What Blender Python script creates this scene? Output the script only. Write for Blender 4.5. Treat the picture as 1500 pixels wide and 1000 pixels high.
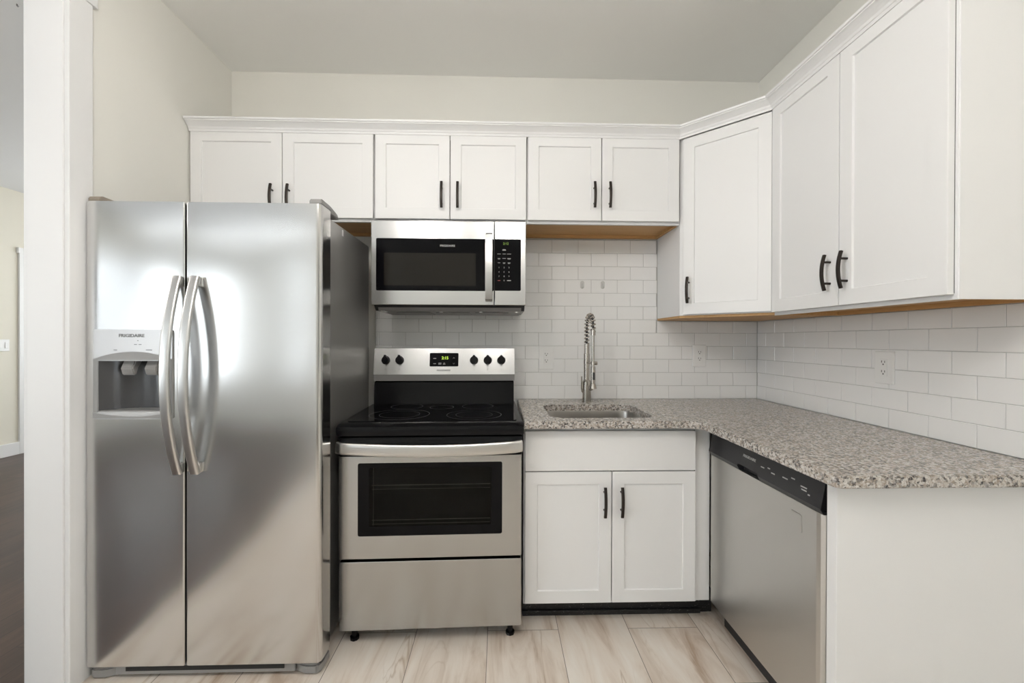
import bpy, bmesh, math, random
from mathutils import Vector, Matrix
PI = math.pi
for o in list(bpy.data.objects): bpy.data.objects.remove(o)
S = bpy.context.scene
C = S.collection

# ------------------------------------------------------------ camera
cam_data = bpy.data.cameras.new('camera')
cam_data.sensor_width = 36
cam_data.lens = 622.8 * 36 / 1500
cam_data.clip_start = 0.05
cam = bpy.data.objects.new('camera', cam_data); C.objects.link(cam)
_r = Vector((0.99956352, -0.02941048, 0.00279218))
_u = Vector((-0.00268997, 0.0035143, 0.99999021))
_f = Vector((0.02942, 0.99956124, -0.00343366))
M4 = Matrix(((_r.x, _u.x, -_f.x, -1.53066), (_r.y, _u.y, -_f.y, -2.48281), (_r.z, _u.z, -_f.z, 1.25806), (0, 0, 0, 1)))
cam.matrix_world = M4
S.camera = cam

# ------------------------------------------------------------ light and exposure
S.view_settings.view_transform = 'Standard'
S.view_settings.look = 'None'
S.view_settings.gamma = 1
S.view_settings.use_curve_mapping = False
S.view_settings.exposure = 0.24
W = bpy.data.worlds.new('daylight'); S.world = W; W.use_nodes = True
bg = W.node_tree.nodes['Background']
bg.inputs['Color'].default_value = (0.90, 0.95, 1.0, 1)
bg.inputs['Strength'].default_value = 8.5

XL, ZC = -3.071, 2.795          # left kitchen wall, ceiling
YR, XW, YF = -5.7, -6.78, 4.6   # rear wall, far left wall, far front wall
WT = 0.123                       # partition thickness
# windows: (axis, fixed coordinate, range along wall, z range)
WINS = [('x', 0.009, -5.0, -2.9, 0.85, 2.35), ('y', YR, -6.7, -5.9, 0.60, 2.3), ('x', XW, -5.6, -3.3, 0.60, 2.3), ('y', YR, -4.25, -3.95, 0.60, 2.5), ('y', YF, -6.2, -4.0, 0.60, 2.4)]  # first and last are unseen windows added to let in more light

def portal(name, loc, rot, sx, sy, power=None, color=(1, 1, 1)):
    l = bpy.data.lights.new(name, 'AREA'); l.shape = 'RECTANGLE'; l.size = sx; l.size_y = sy
    l.cycles.is_portal = True
    o = bpy.data.objects.new(name, l); C.objects.link(o); o.location = loc; o.rotation_euler = rot
for ax, c, a, b, z0, z1 in WINS:
    sg = -1 if c > 0 else 1
    if ax == 'y': portal('window_portal', ((a + b) / 2, c - 0.13 * sg, (z0 + z1) / 2), (PI / 2 * sg, 0, 0), b - a, z1 - z0)
    else:
        sg = -1 if c > -1 else 1
        portal('window_portal', (c - 0.13 * sg, (a + b) / 2, (z0 + z1) / 2), (PI / 2, 0, -PI / 2 * sg), b - a, z1 - z0)

LAMPS = [(-2.15, -2.0, 0.31), (-1.45, -2.60, 0.13), (-5.0, -1.6, 0.31), (-4.6, 2.9, 0.31)]  # last two are unseen lamps added to brighten the left-hand room

# ------------------------------------------------------------ materials
def mat(name, col, rough=0.5, metal=0.0, spec=0.5, coat=0.0, emit=None, estr=0):
    m = bpy.data.materials.new(name); m.use_nodes = True
    b = m.node_tree.nodes['Principled BSDF']
    b.inputs['Base Color'].default_value = (*col, 1); b.inputs['Roughness'].default_value = rough
    b.inputs['Metallic'].default_value = metal; b.inputs['Specular IOR Level'].default_value = spec
    b.inputs['Coat Weight'].default_value = coat
    if emit: b.inputs['Emission Color'].default_value = (*emit, 1); b.inputs['Emission Strength'].default_value = estr
    return m
def nt(m):
    t = m.node_tree; return t, t.nodes, t.links, t.nodes['Principled BSDF']
def texco(N, L, kind='Object', scale=(1, 1, 1), loc=(0, 0, 0), rot=(0, 0, 0)):
    tc = N.new('ShaderNodeTexCoord'); mp = N.new('ShaderNodeMapping')
    mp.inputs['Scale'].default_value = scale; mp.inputs['Location'].default_value = loc; mp.inputs['Rotation'].default_value = rot
    L.new(tc.outputs[kind], mp.inputs['Vector']); return mp.outputs['Vector']
def noise(N, L, vec, scale, detail=3, rough=0.5, dist=0):
    n = N.new('ShaderNodeTexNoise'); n.inputs['Scale'].default_value = scale; n.inputs['Detail'].default_value = detail
    n.inputs['Roughness'].default_value = rough; n.inputs['Distortion'].default_value = dist
    L.new(vec, n.inputs['Vector']); return n.outputs['Fac']
def ramp(N, L, fac, stops, interp='LINEAR'):
    r = N.new('ShaderNodeValToRGB'); r.color_ramp.interpolation = interp
    e = r.color_ramp.elements
    while len(e) < len(stops): e.new(0.5)
    for i, (p, c) in enumerate(stops):
        e[i].position = p; e[i].color = (*c, 1) if len(c) == 3 else c
    L.new(fac, r.inputs['Fac']); return r.outputs['Color']
def mix(N, L, fac, a, b, mode='MIX'):
    x = N.new('ShaderNodeMix'); x.data_type = 'RGBA'; x.blend_type = mode
    for s, v in ((x.inputs[0], fac), (x.inputs[6], a), (x.inputs[7], b)):
        if hasattr(v, 'links'): L.new(v, s)
        elif isinstance(v, (int, float)): s.default_value = v
        else: s.default_value = (*v, 1)
    return x.outputs[2]
def bump(N, L, b, h, strength, dist=0.001):
    x = N.new('ShaderNodeBump'); x.inputs['Strength'].default_value = strength; x.inputs['Distance'].default_value = dist
    L.new(h, x.inputs['Height']); L.new(x.outputs['Normal'], b.inputs['Normal'])

def wall_mat(name, col, bs=0.15):
    m = mat(name, col, 0.85, spec=0.2); t, N, L, b = nt(m)
    v = texco(N, L)
    bump(N, L, b, noise(N, L, v, 160, 3), bs, 0.002)
    L.new(ramp(N, L, noise(N, L, v, 1.3, 2), [(0, tuple(c * 0.985 for c in col)), (1, col)]), b.inputs['Base Color'])
    return m
def steel_mat(name, tangent, col=(0.60, 0.595, 0.585), rough=0.3, aniso=0.7, streak=(1, 1, 1), wav=0.0, metal=1.0):
    m = mat(name, col, rough, metal); t, N, L, b = nt(m)
    b.inputs['Anisotropic'].default_value = aniso
    c = N.new('ShaderNodeCombineXYZ')
    for i in range(3): c.inputs[i].default_value = tangent[i]
    L.new(c.outputs[0], b.inputs['Tangent'])
    v = texco(N, L, scale=streak)
    f = noise(N, L, v, 1.0, 4, 0.6)
    L.new(ramp(N, L, f, [(0.25, tuple(k * 0.997 for k in col)), (0.75, tuple(min(1, k * 1.003) for k in col))]), b.inputs['Base Color'])
    if wav:
        v2 = texco(N, L, scale=(1.5, 1.5, 1.5))
        bump(N, L, b, noise(N, L, v2, 2.2, 1.5), wav, 0.02)
    return m
MAT = {}
MAT['wall'] = wall_mat('cream_wall_paint', (0.81, 0.80, 0.75))
MAT['wall_far'] = wall_mat('beige_wall_paint', (0.76, 0.73, 0.64))
MAT['ceiling'] = wall_mat('ceiling_paint', (0.92, 0.917, 0.89), 0.1)
MAT['ceiling2'] = wall_mat('white_ceiling_paint', (0.84, 0.845, 0.85), 0.1)
MAT['trim'] = mat('white_trim_paint', (0.80, 0.80, 0.80), 0.4)
MAT['cab'] = mat('white_cabinet_paint', (0.80, 0.80, 0.80), 0.42)
t, N, L, b = nt(MAT['cab']); bump(N, L, b, noise(N, L, texco(N, L, scale=(60, 60, 8)), 4, 3), 0.03, 0.001)
MAT['gap'] = mat('shadow_gap_black', (0.02, 0.02, 0.02), 0.8)  # black put in for the shade between doors; gasket and tub share it
MAT['bronze'] = mat('dark_bronze', (0.035, 0.028, 0.024), 0.38, 0.7)
m = mat('birch_plywood', (0.60, 0.36, 0.15), 0.55); t, N, L, b = nt(m)
L.new(ramp(N, L, noise(N, L, texco(N, L, scale=(2, 30, 30)), 3, 4, 0.6, 0.5), [(0.2, (0.50, 0.27, 0.10)), (0.8, (0.66, 0.41, 0.18))]), b.inputs['Base Color']); MAT['ply'] = m
MAT['tile'] = mat('white_glazed_tile', (0.83, 0.83, 0.825), 0.13, spec=0.5)
t, N, L, b = nt(MAT['tile']); bump(N, L, b, noise(N, L, texco(N, L), 9, 2), 0.12, 0.004)
MAT['grout'] = mat('light_grey_grout', (0.50, 0.50, 0.49), 0.9)
MAT['steel_f'] = steel_mat('fridge_steel', (1, 0, 0), (0.62, 0.615, 0.605), 0.19, 0.55, (1.5, 1.5, 30), 0.05)
MAT['steel_v'] = steel_mat('brushed_steel', (0, 0, 1), (0.49, 0.492, 0.492), 0.25, 0.45, (30, 1.5, 1.5))
MAT['steel_dw'] = steel_mat('dishwasher_steel', (0, 0, 1), (0.62, 0.61, 0.59), 0.36, 0.5, (25, 25, 1), 0.03)
MAT['steel_side'] = mat('grey_painted_side', (0.33, 0.325, 0.315), 0.35, 0.55)
MAT['handle'] = mat('satin_steel', (0.66, 0.655, 0.645), 0.30, 1.0)
MAT['nickel'] = mat('brushed_nickel', (0.50, 0.47, 0.43), 0.25, 1.0)
MAT['sinksteel'] = steel_mat('sink_steel', (1, 0, 0), (0.42, 0.40, 0.375), 0.3, 0.4, (80, 2, 80))
MAT['black'] = mat('black_enamel', (0.006, 0.006, 0.007), 0.16, spec=0.18)
MAT['blackglass'] = mat('black_ceramic_glass', (0.004, 0.004, 0.005), 0.06, spec=0.12)
MAT['blackplastic'] = mat('black_plastic', (0.016, 0.016, 0.019), 0.33)
MAT['greyplastic'] = mat('grey_plastic', (0.27, 0.265, 0.26), 0.35)
MAT['lightplastic'] = mat('silver_plastic', (0.58, 0.58, 0.58), 0.24, 0.35)
MAT['darkplastic'] = mat('dark_grey_plastic', (0.06, 0.06, 0.063), 0.22)
MAT['window_in'] = mat('microwave_mesh_glass', (0.014, 0.012, 0.010), 0.12, spec=0.25)
MAT['burner'] = mat('burner_ring_print', (0.12, 0.12, 0.122), 0.3)
MAT['rack'] = mat('oven_rack_wire', (0.75, 0.74, 0.72), 0.3, 1)
MAT['cavity'] = mat('oven_enamel', (0.018, 0.018, 0.017), 0.5)
MAT['ink'] = mat('dark_print', (0.12, 0.12, 0.12), 0.5)
MAT['inkw'] = mat('pale_print', (0.50, 0.50, 0.50), 0.5)
MAT['inkr'] = mat('red_print', (0.40, 0.08, 0.08), 0.5)
MAT['led'] = mat('green_led', (0.1, 0.2, 0.0), 0.5, emit=(0.55, 0.75, 0.08), estr=1.1)
MAT['led_dim'] = mat('dim_green_led', (0.1, 0.2, 0.0), 0.5, emit=(0.35, 0.50, 0.08), estr=0.35)
MAT['plate'] = mat('white_outlet_plastic', (0.80, 0.80, 0.79), 0.3)
MAT['clear'] = mat('milky_clear_plastic', (0.62, 0.62, 0.61), 0.15)
MAT['paper'] = mat('white_label', (0.85, 0.85, 0.85), 0.6)
MAT['bronzecap'] = mat('brown_grey_plastic', (0.30, 0.255, 0.205), 0.4)
MAT['toe'] = mat('black_toe_kick', (0.012, 0.012, 0.013), 0.45)
t, N, L, b = nt(MAT['toe'])
L.new(ramp(N, L, noise(N, L, texco(N, L, scale=(14, 14, 60)), 5, 6, 0.75), [(0.0, (0.010, 0.010, 0.011)), (0.625, (0.014, 0.014, 0.015)), (0.655, (0.40, 0.39, 0.37))]), b.inputs['Base Color'])
MAT['lampglass'] = mat('lamp_diffuser', (0.9, 0.85, 0.75), 0.5, emit=(1.0, 0.95, 0.895), estr=30.0)
def glass_mat(name, tint, refl=0.9, ior=1.5):
    m = bpy.data.materials.new(name); m.use_nodes = True; N = m.node_tree.nodes; L = m.node_tree.links; N.clear()
    o = N.new('ShaderNodeOutputMaterial'); x = N.new('ShaderNodeMixShader'); tr = N.new('ShaderNodeBsdfTransparent'); g = N.new('ShaderNodeBsdfGlossy')
    f = N.new('ShaderNodeFresnel'); f.inputs['IOR'].default_value = ior; tr.inputs['Color'].default_value = (*tint, 1)
    g.inputs['Roughness'].default_value = 0.03; g.inputs['Color'].default_value = (refl, refl, refl, 1)
    L.new(f.outputs[0], x.inputs[0]); L.new(tr.outputs[0], x.inputs[1]); L.new(g.outputs[0], x.inputs[2]); L.new(x.outputs[0], o.inputs[0]); return m
MAT['pane'] = glass_mat('window_glass', (0.97, 0.98, 0.98))
MAT['ovenglass'] = glass_mat('tinted_oven_glass', (0.50, 0.50, 0.48), 0.9, 1.22)
# granite
m = mat('speckled_granite', (0.5, 0.48, 0.45), 0.22); t, N, L, b = nt(m)
v = texco(N, L)
def voro(scale, vec=None):
    n = N.new('ShaderNodeTexVoronoi'); n.inputs['Scale'].default_value = scale; L.new(vec or v, n.inputs['Vector']); return n
nz = N.new('ShaderNodeTexNoise'); nz.inputs['Scale'].default_value = 90; L.new(v, nz.inputs['Vector'])
wv = N.new('ShaderNodeVectorMath'); wv.operation = 'MULTIPLY_ADD'; L.new(nz.outputs['Color'], wv.inputs[0]); wv.inputs[1].default_value = (0.008,) * 3; L.new(v, wv.inputs[2])
v1 = voro(150, wv.outputs[0]); v2 = voro(260, wv.outputs[0])
sp = N.new('ShaderNodeSeparateColor'); L.new(v1.outputs['Color'], sp.inputs[0])
sp2 = N.new('ShaderNodeSeparateColor'); L.new(v2.outputs['Color'], sp2.inputs[0])
c1 = ramp(N, L, sp.outputs[0], [(0, (0.035, 0.035, 0.04)), (0.13, (0.17, 0.155, 0.145)), (0.30, (0.38, 0.32, 0.265)), (0.50, (0.56, 0.50, 0.44)), (0.70, (0.70, 0.67, 0.63))], 'CONSTANT')
c2 = ramp(N, L, sp2.outputs[1], [(0, (0.06, 0.055, 0.055)), (0.16, (0.34, 0.29, 0.24)), (0.45, (0.60, 0.56, 0.51)), (0.75, (0.74, 0.72, 0.69))], 'CONSTANT')
L.new(mix(N, L, 1.0, mix(N, L, 0.36, c1, c2), (0.86, 0.86, 0.87), 'MULTIPLY'), b.inputs['Base Color']); MAT['granite'] = m
# floor tile
m = mat('stone_look_tile', (0.6, 0.5, 0.42), 0.28); t, N, L, b = nt(m)
tc = N.new('ShaderNodeTexCoord'); sx = N.new('ShaderNodeSeparateXYZ'); L.new(tc.outputs['Object'], sx.inputs[0])
cx = N.new('ShaderNodeCombineXYZ')
def madd(a, k): 
    q = N.new('ShaderNodeMath'); q.operation = 'ADD'; L.new(a, q.inputs[0]); q.inputs[1].default_value = k; return q.outputs[0]
L.new(madd(sx.outputs[1], 0.34 + 0.61 * 20), cx.inputs[0]); L.new(madd(sx.outputs[0], 2.19 + 0.306 * 20), cx.inputs[1])
br = N.new('ShaderNodeTexBrick'); br.offset = 0.5; br.inputs['Scale'].default_value = 1; br.inputs['Brick Width'].default_value = 0.61; br.inputs['Row Height'].default_value = 0.306
br.inputs['Mortar Size'].default_value = 0.0013; br.inputs['Mortar Smooth'].default_value = 0; br.inputs['Color1'].default_value = (0, 0, 0, 1); br.inputs['Color2'].default_value = (1, 1, 1, 1)
L.new(cx.outputs[0], br.inputs['Vector'])
mp = N.new('ShaderNodeMapping'); mp.inputs['Rotation'].default_value = (0, 0, math.radians(-14)); mp.inputs['Scale'].default_value = (7.0, 1.1, 1)
L.new(tc.outputs['Object'], mp.inputs['Vector'])
ofs = N.new('ShaderNodeVectorMath'); ofs.operation = 'MULTIPLY_ADD'; L.new(br.outputs['Color'], ofs.inputs[0]); ofs.inputs[1].default_value = (37, 23, 51); L.new(mp.outputs[0], ofs.inputs[2])
n1 = N.new('ShaderNodeTexNoise'); n1.inputs['Scale'].default_value = 1.3; n1.inputs['Detail'].default_value = 7; n1.inputs['Roughness'].default_value = 0.62; n1.inputs['Distortion'].default_value = 0.9; L.new(ofs.outputs[0], n1.inputs['Vector'])
base = ramp(N, L, n1.outputs['Fac'], [(0.30, (0.42, 0.31, 0.225)), (0.42, (0.62, 0.53, 0.45)), (0.52, (0.72, 0.645, 0.57)), (0.70, (0.78, 0.73, 0.67))])
n2 = N.new('ShaderNodeTexNoise'); n2.inputs['Scale'].default_value = 0.9; n2.inputs['Detail'].default_value = 4; n2.inputs['Roughness'].default_value = 0.5; n2.inputs['Distortion'].default_value = 1.4; L.new(ofs.outputs[0], n2.inputs['Vector'])
vein = ramp(N, L, n2.outputs['Fac'], [(0.485, (0, 0, 0)), (0.505, (1, 1, 1)), (0.525, (0, 0, 0))])
n3 = noise(N, L, ofs.outputs[0], 0.5, 2)
vm = mix(N, L, 1.0, vein, ramp(N, L, n3, [(0.45, (0, 0, 0)), (0.65, (0.75, 0.75, 0.75))]), 'MULTIPLY')
cc = mix(N, L, vm, base, (0.36, 0.25, 0.15))
L.new(mix(N, L, br.outputs['Fac'], cc, (0.20, 0.17, 0.14)), b.inputs['Base Color']); MAT['floor'] = m
# dark wood
m = mat('dark_wood_planks', (0.05, 0.025, 0.018), 0.36, spec=0.35); t, N, L, b = nt(m)
tc = N.new('ShaderNodeTexCoord'); mp = N.new('ShaderNodeMapping'); mp.inputs['Rotation'].default_value = (0, 0, PI / 2); L.new(tc.outputs['Object'], mp.inputs['Vector'])
br = N.new('ShaderNodeTexBrick'); br.offset = 0.37; br.inputs['Scale'].default_value = 1; br.inputs['Brick Width'].default_value = 1.1; br.inputs['Row Height'].default_value = 0.125; br.inputs['Mortar Size'].default_value = 0.0015
br.inputs['Color1'].default_value = (0, 0, 0, 1); br.inputs['Color2'].default_value = (1, 1, 1, 1); L.new(mp.outputs[0], br.inputs['Vector'])
mp2 = N.new('ShaderNodeMapping'); mp2.inputs['Scale'].default_value = (14, 1.2, 1); L.new(tc.outputs['Object'], mp2.inputs['Vector'])
ofs = N.new('ShaderNodeVectorMath'); ofs.operation = 'MULTIPLY_ADD'; L.new(br.outputs['Color'], ofs.inputs[0]); ofs.inputs[1].default_value = (17, 31, 5); L.new(mp2.outputs[0], ofs.inputs[2])
g = noise(N, L, ofs.outputs[0], 2, 6, 0.65, 0.4)
c1 = ramp(N, L, g, [(0.3, (0.022, 0.012, 0.009)), (0.5, (0.05, 0.026, 0.018)), (0.75, (0.085, 0.046, 0.032))])
c2 = mix(N, L, 0.35, c1, ramp(N, L, br.outputs['Color'], [(0, (0.02, 0.012, 0.01)), (1, (0.09, 0.05, 0.035))]))
L.new(mix(N, L, br.outputs['Fac'], c2, (0.01, 0.006, 0.005)), b.inputs['Base Color']); MAT['wood'] = m

# ------------------------------------------------------------ mesh helpers
def box(bm, x0, x1, y0, y1, z0, z1, bev=0.0, seg=2):
    if x0 > x1: x0, x1 = x1, x0
    if y0 > y1: y0, y1 = y1, y0
    if z0 > z1: z0, z1 = z1, z0
    r = bmesh.ops.create_cube(bm, size=1, matrix=Matrix.Translation(((x0 + x1) / 2, (y0 + y1) / 2, (z0 + z1) / 2)) @ Matrix.Diagonal((x1 - x0, y1 - y0, z1 - z0, 1)))
    vs = r['verts']
    if bev > 0:
        es = list({e for v in vs for e in v.link_edges})
        bmesh.ops.bevel(bm, geom=es, offset=bev, segments=seg, profile=0.5, affect='EDGES')
    return vs
def nb(): return bmesh.new()
def bx(*a, **k):
    bm = nb(); box(bm, *a, **k); return bm
def cyl(bm, p0, p1, r0, r1=None, n=24):
    p0 = Vector(p0); p1 = Vector(p1); d = p1 - p0; r1 = r0 if r1 is None else r1
    q = d.to_track_quat('Z', 'Y').to_matrix().to_4x4()
    bmesh.ops.create_cone(bm, cap_ends=True, segments=n, radius1=r0, radius2=r1, depth=d.length, matrix=Matrix.Translation((p0 + p1) / 2) @ q)
def tube(bm, pts, r, n=10, flat=None, up=None):
    """sweep a round (or flat=(a,b) superelliptic) section along pts"""
    pts = [Vector(p) for p in pts]; rings = []
    prev = None
    for i, p in enumerate(pts):
        t = (pts[min(i + 1, len(pts) - 1)] - pts[max(i - 1, 0)]).normalized()
        if up is not None: a = t.cross(Vector(up)).normalized()
        elif prev is None: a = t.cross(Vector((0.3, 0.9, 0.2))).normalized()
        else: a = (prev - t * prev.dot(t)).normalized()
        prev = a; b2 = a.cross(t).normalized(); ring = []
        for k in range(n):
            th = 2 * PI * k / n
            if flat:
                c, s = math.cos(th), math.sin(th); e = 0.55
                ca = math.copysign(abs(c) ** e, c) * flat[0]; sb = math.copysign(abs(s) ** e, s) * flat[1]
            else:
                rr = r[i] if isinstance(r, (list, tuple)) else r
                ca, sb = math.cos(th) * rr, math.sin(th) * rr
            ring.append(bm.verts.new(p + a * ca + b2 * sb))
        rings.append(ring)
    for i in range(len(rings) - 1):
        for k in range(n):
            bm.faces.new((rings[i][k], rings[i][(k + 1) % n], rings[i + 1][(k + 1) % n], rings[i + 1][k]))
    bm.faces.new(rings[0][::-1]); bm.faces.new(rings[-1])
def prism(bm, prof, axis, a0, a1):
    """extrude a closed 2-D profile along an axis ('x': profile is (y,z); 'y': (x,z); 'z': (x,y))"""
    def P(u, v, a): return {'x': (a, u, v), 'y': (u, a, v), 'z': (u, v, a)}[axis]
    A = [bm.verts.new(P(u, v, a0)) for u, v in prof]; B = [bm.verts.new(P(u, v, a1)) for u, v in prof]
    n = len(prof); fs = [bm.faces.new(A[::-1]), bm.faces.new(B)]
    for i in range(n): fs.append(bm.faces.new((A[i], A[(i + 1) % n], B[(i + 1) % n], B[i])))
    bmesh.ops.recalc_face_normals(bm, faces=fs)
def rrect(x0, x1, z0, z1, r, n=6):
    out = []
    for cx_, cz, a0 in ((x1 - r, z1 - r, 0), (x0 + r, z1 - r, 90), (x0 + r, z0 + r, 180), (x1 - r, z0 + r, 270)):
        for k in range(n + 1):
            a = math.radians(a0 + 90 * k / n); out.append((cx_ + r * math.cos(a), cz + r * math.sin(a)))
    return out
def obj(name, bm, m, parent=None, smooth=False, loc=(0, 0, 0)):
    if isinstance(bm, bmesh.types.BMesh):
        bmesh.ops.recalc_face_normals(bm, faces=bm.faces)
        me = bpy.data.meshes.new(name); bm.to_mesh(me); bm.free()
    else: me = bm
    me.materials.clear()
    me.materials.append(MAT[m] if isinstance(m, str) else m)
    o = bpy.data.objects.new(name, me); C.objects.link(o); o.location = loc
    if parent: o.parent = parent
    if smooth:
        for p in me.polygons: p.use_smooth = True
        try:
            me.set_sharp_from_angle(angle=math.radians(38))
        except Exception: pass
    return o
def parts(name, bm, m, parent, smooth=False):
    """one object for each separate piece in bm"""
    left = set(bm.verts); res = []
    while left:
        st = [next(iter(left))]; isl = set()
        while st:
            v = st.pop()
            if v in isl: continue
            isl.add(v); st += [e.other_vert(v) for e in v.link_edges]
        left -= isl
        ix = {v: k for k, v in enumerate(isl)}; q = bmesh.new(); vs = [q.verts.new(v.co) for v in ix]
        for f in {f for v in isl for f in v.link_faces}: q.faces.new([vs[ix[v]] for v in f.verts])
        res.append(obj(name, q, m, parent, smooth))
    bm.free(); return res
def tag(o, label, cat, group=None):
    o['label'] = label; o['category'] = cat
    if group: o['group'] = group
    return o
def thing(name, label, cat, loc=(0, 0, 0), rz=0, group=None):
    o = bpy.data.objects.new(name, None); C.objects.link(o); o.empty_display_size = 0.05
    o.location = loc; o.rotation_euler = (0, 0, rz); return tag(o, label, cat, group)
def struct(name, bm, m):
    o = obj(name, bm, m); o['kind'] = 'structure'; return o
def cut(o, bm):
    """subtract bm from o"""
    bmesh.ops.recalc_face_normals(bm, faces=bm.faces)
    me = bpy.data.meshes.new('c'); bm.to_mesh(me); bm.free(); k = bpy.data.objects.new('c', me); C.objects.link(k)
    if o.parent: k.parent = o.parent
    md = o.modifiers.new('b', 'BOOLEAN'); md.operation = 'DIFFERENCE'; md.object = k; md.solver = 'EXACT'
    dg = bpy.context.evaluated_depsgraph_get(); dg.update()
    new = bpy.data.meshes.new_from_object(o.evaluated_get(dg)); o.modifiers.clear()
    old = o.data; o.data = new; bpy.data.objects.remove(k); return o
def text_mesh(s, size, depth=0.0004, align='CENTER', bold=0.0, sx=1.0, italic=0):
    cu = bpy.data.curves.new('t', 'FONT'); cu.body = s; cu.size = size; cu.extrude = depth; cu.align_x = align; cu.align_y = 'CENTER'; cu.offset = bold; cu.resolution_u = 3; cu.shear = italic
    o = bpy.data.objects.new('t', cu); C.objects.link(o)
    dg = bpy.context.evaluated_depsgraph_get(); dg.update()
    me = bpy.data.meshes.new_from_object(o.evaluated_get(dg)); bpy.data.objects.remove(o)
    if sx != 1: me.transform(Matrix.Diagonal((sx, 1, 1, 1)))
    return me
def front_text(name, s, size, x, y, z, m, parent, side='y', tilt=0, **k):
    """lettering on a face that looks towards -y (or -x)"""
    me = text_mesh(s, size, **k)
    R = Matrix.Rotation(PI / 2 - tilt, 4, 'X')
    if side == 'x': R = Matrix.Rotation(-PI / 2, 4, 'Z') @ R
    me.transform(Matrix.Translation((x, y, z)) @ R)
    return obj(name, me, m, parent)

# ------------------------------------------------------------ the room shell
def wall_with_holes(name, ax, c0, c1, a0, a1, z0, z1, holes, m):
    """slab between c0..c1 along its normal, a0..a1 along it, with rectangular holes (a,b,z0,z1)"""
    bm = nb(); xs = sorted({a0, a1, *[h[0] for h in holes], *[h[1] for h in holes]})
    for i in range(len(xs) - 1):
        u, v = xs[i], xs[i + 1]; hs = [h for h in holes if h[0] <= u + 1e-6 and h[1] >= v - 1e-6]
        segs = [(z0, z1)]
        for h in hs: segs = [q for s in segs for q in ((s[0], min(s[1], h[2])), (max(s[0], h[3]), s[1])) if q[1] - q[0] > 1e-4]
        for s in segs:
            if ax == 'y': box(bm, u, v, c0, c1, s[0], s[1])
            else: box(bm, c0, c1, u, v, s[0], s[1])
    return struct(name, bm, m)
RX = 0.009   # plaster lies behind the tile face
wall_with_holes('wall_back', 'y', RX, 0.15, XL - WT, 0.16, 0, ZC, [], 'wall')
wall_with_holes('wall_right', 'x', RX, 0.15, YR - 0.16, RX, 0, ZC, [(w[2], w[3], w[4], w[5]) for w in WINS if w[0] == 'x' and w[1] > -1], 'wall')
OPEN0, OPEN1, ZO = -0.925, -3.9, 2.502
wall_with_holes('wall_left', 'x', XL - WT, XL, YR, RX, 0, ZC, [(OPEN1, OPEN0, 0, ZO)], 'wall')
wall_with_holes('wall_rear', 'y', YR - 0.15, YR, XW - 0.15, 0.009, 0, ZC, [(w[2], w[3], w[4], w[5]) for w in WINS if w[0] == 'y' and w[1] < 0], 'wall')
ZC2 = 2.86
wall_with_holes('wall_far_left', 'x', XW - 0.15, XW, YR, YF, 0, ZC2, [(w[2], w[3], w[4], w[5]) for w in WINS if w[0] == 'x' and w[1] < -1], 'wall_far')
wall_with_holes('wall_far_back', 'y', YF, YF + 0.15, XW - 0.15, XL - WT + 0.001, 0, ZC2, [(w[2], w[3], w[4], w[5]) for w in WINS if w[1] > 0], 'wall_far')
wall_with_holes('wall_far_right', 'x', XL - WT, XL - WT + 0.1, 0.15, YF, 0, ZC2, [], 'wall_far')
FT = -4.6
struct('floor', bx(XL - 0.02, RX, FT, RX, -0.12, 0), 'floor')
bm = nb(); box(bm, XL - 0.02, RX, YR, FT, -0.12, 0); box(bm, XW, XL - 0.02, YR, YF, -0.12, 0)
o = struct('floor_wood', bm, 'wood')
struct('ceiling', bx(XL - WT + 0.001, 0.16, YR - 0.15, 0.15, ZC, ZC + 0.12), 'ceiling')
struct('ceiling_far', bx(XW - 0.15, XL - WT, YR - 0.15, YF + 0.15, ZC2, ZC2 + 0.12), 'ceiling2')
# windows with frames, sash bars and panes; right-wall and far-back ones added for light
wi = 0
for ax, c, a, b_, z0, z1 in WINS:
    wi += 1; bm = nb(); n = 3 if b_ - a > 2.4 else 2; sg = -1 if c > (0 if ax == 'y' else -1) else 1
    def wb(bm, u0, u1, d0, d1, q0, q1):
        if ax == 'y': box(bm, u0, u1, c + d0 * sg, c + d1 * sg, q0, q1)
        else: box(bm, c + d0 * sg, c + d1 * sg, u0, u1, q0, q1)
    for u0, u1, q0, q1 in ((a, a + 0.05, z0, z1), (b_ - 0.05, b_, z0, z1), (a + .05, b_ - .05, z0, z0 + 0.05), (a + .05, b_ - .05, z1 - 0.05, z1)): wb(bm, u0, u1, -0.11, -0.04, q0, q1)
    for k in range(1, n): 
        u = a + (b_ - a) * k / n; wb(bm, u - 0.04, u + 0.04, -0.11, -0.04, z0 + .05, z1 - .05)
    wb(bm, a + .05, b_ - .05, -0.10, -0.05, (z0 + z1) / 2 - 0.025, (z0 + z1) / 2 + 0.025)
    for u0, u1, q0, q1 in ((a - 0.09, a, z0 - 0.09, z1 + 0.09), (b_, b_ + 0.09, z0 - 0.09, z1 + 0.09), (a, b_, z0 - 0.09, z0), (a, b_, z1, z1 + 0.09)): wb(bm, u0, u1, 0.0, 0.02, q0, q1)
    w = struct('window_%d' % wi, bm, 'trim')
    bm = nb(); wb(bm, a + .05, b_ - .05, -0.077, -0.073, z0 + .05, z1 - .05); obj('window_pane', bm, 'pane', w)
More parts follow.
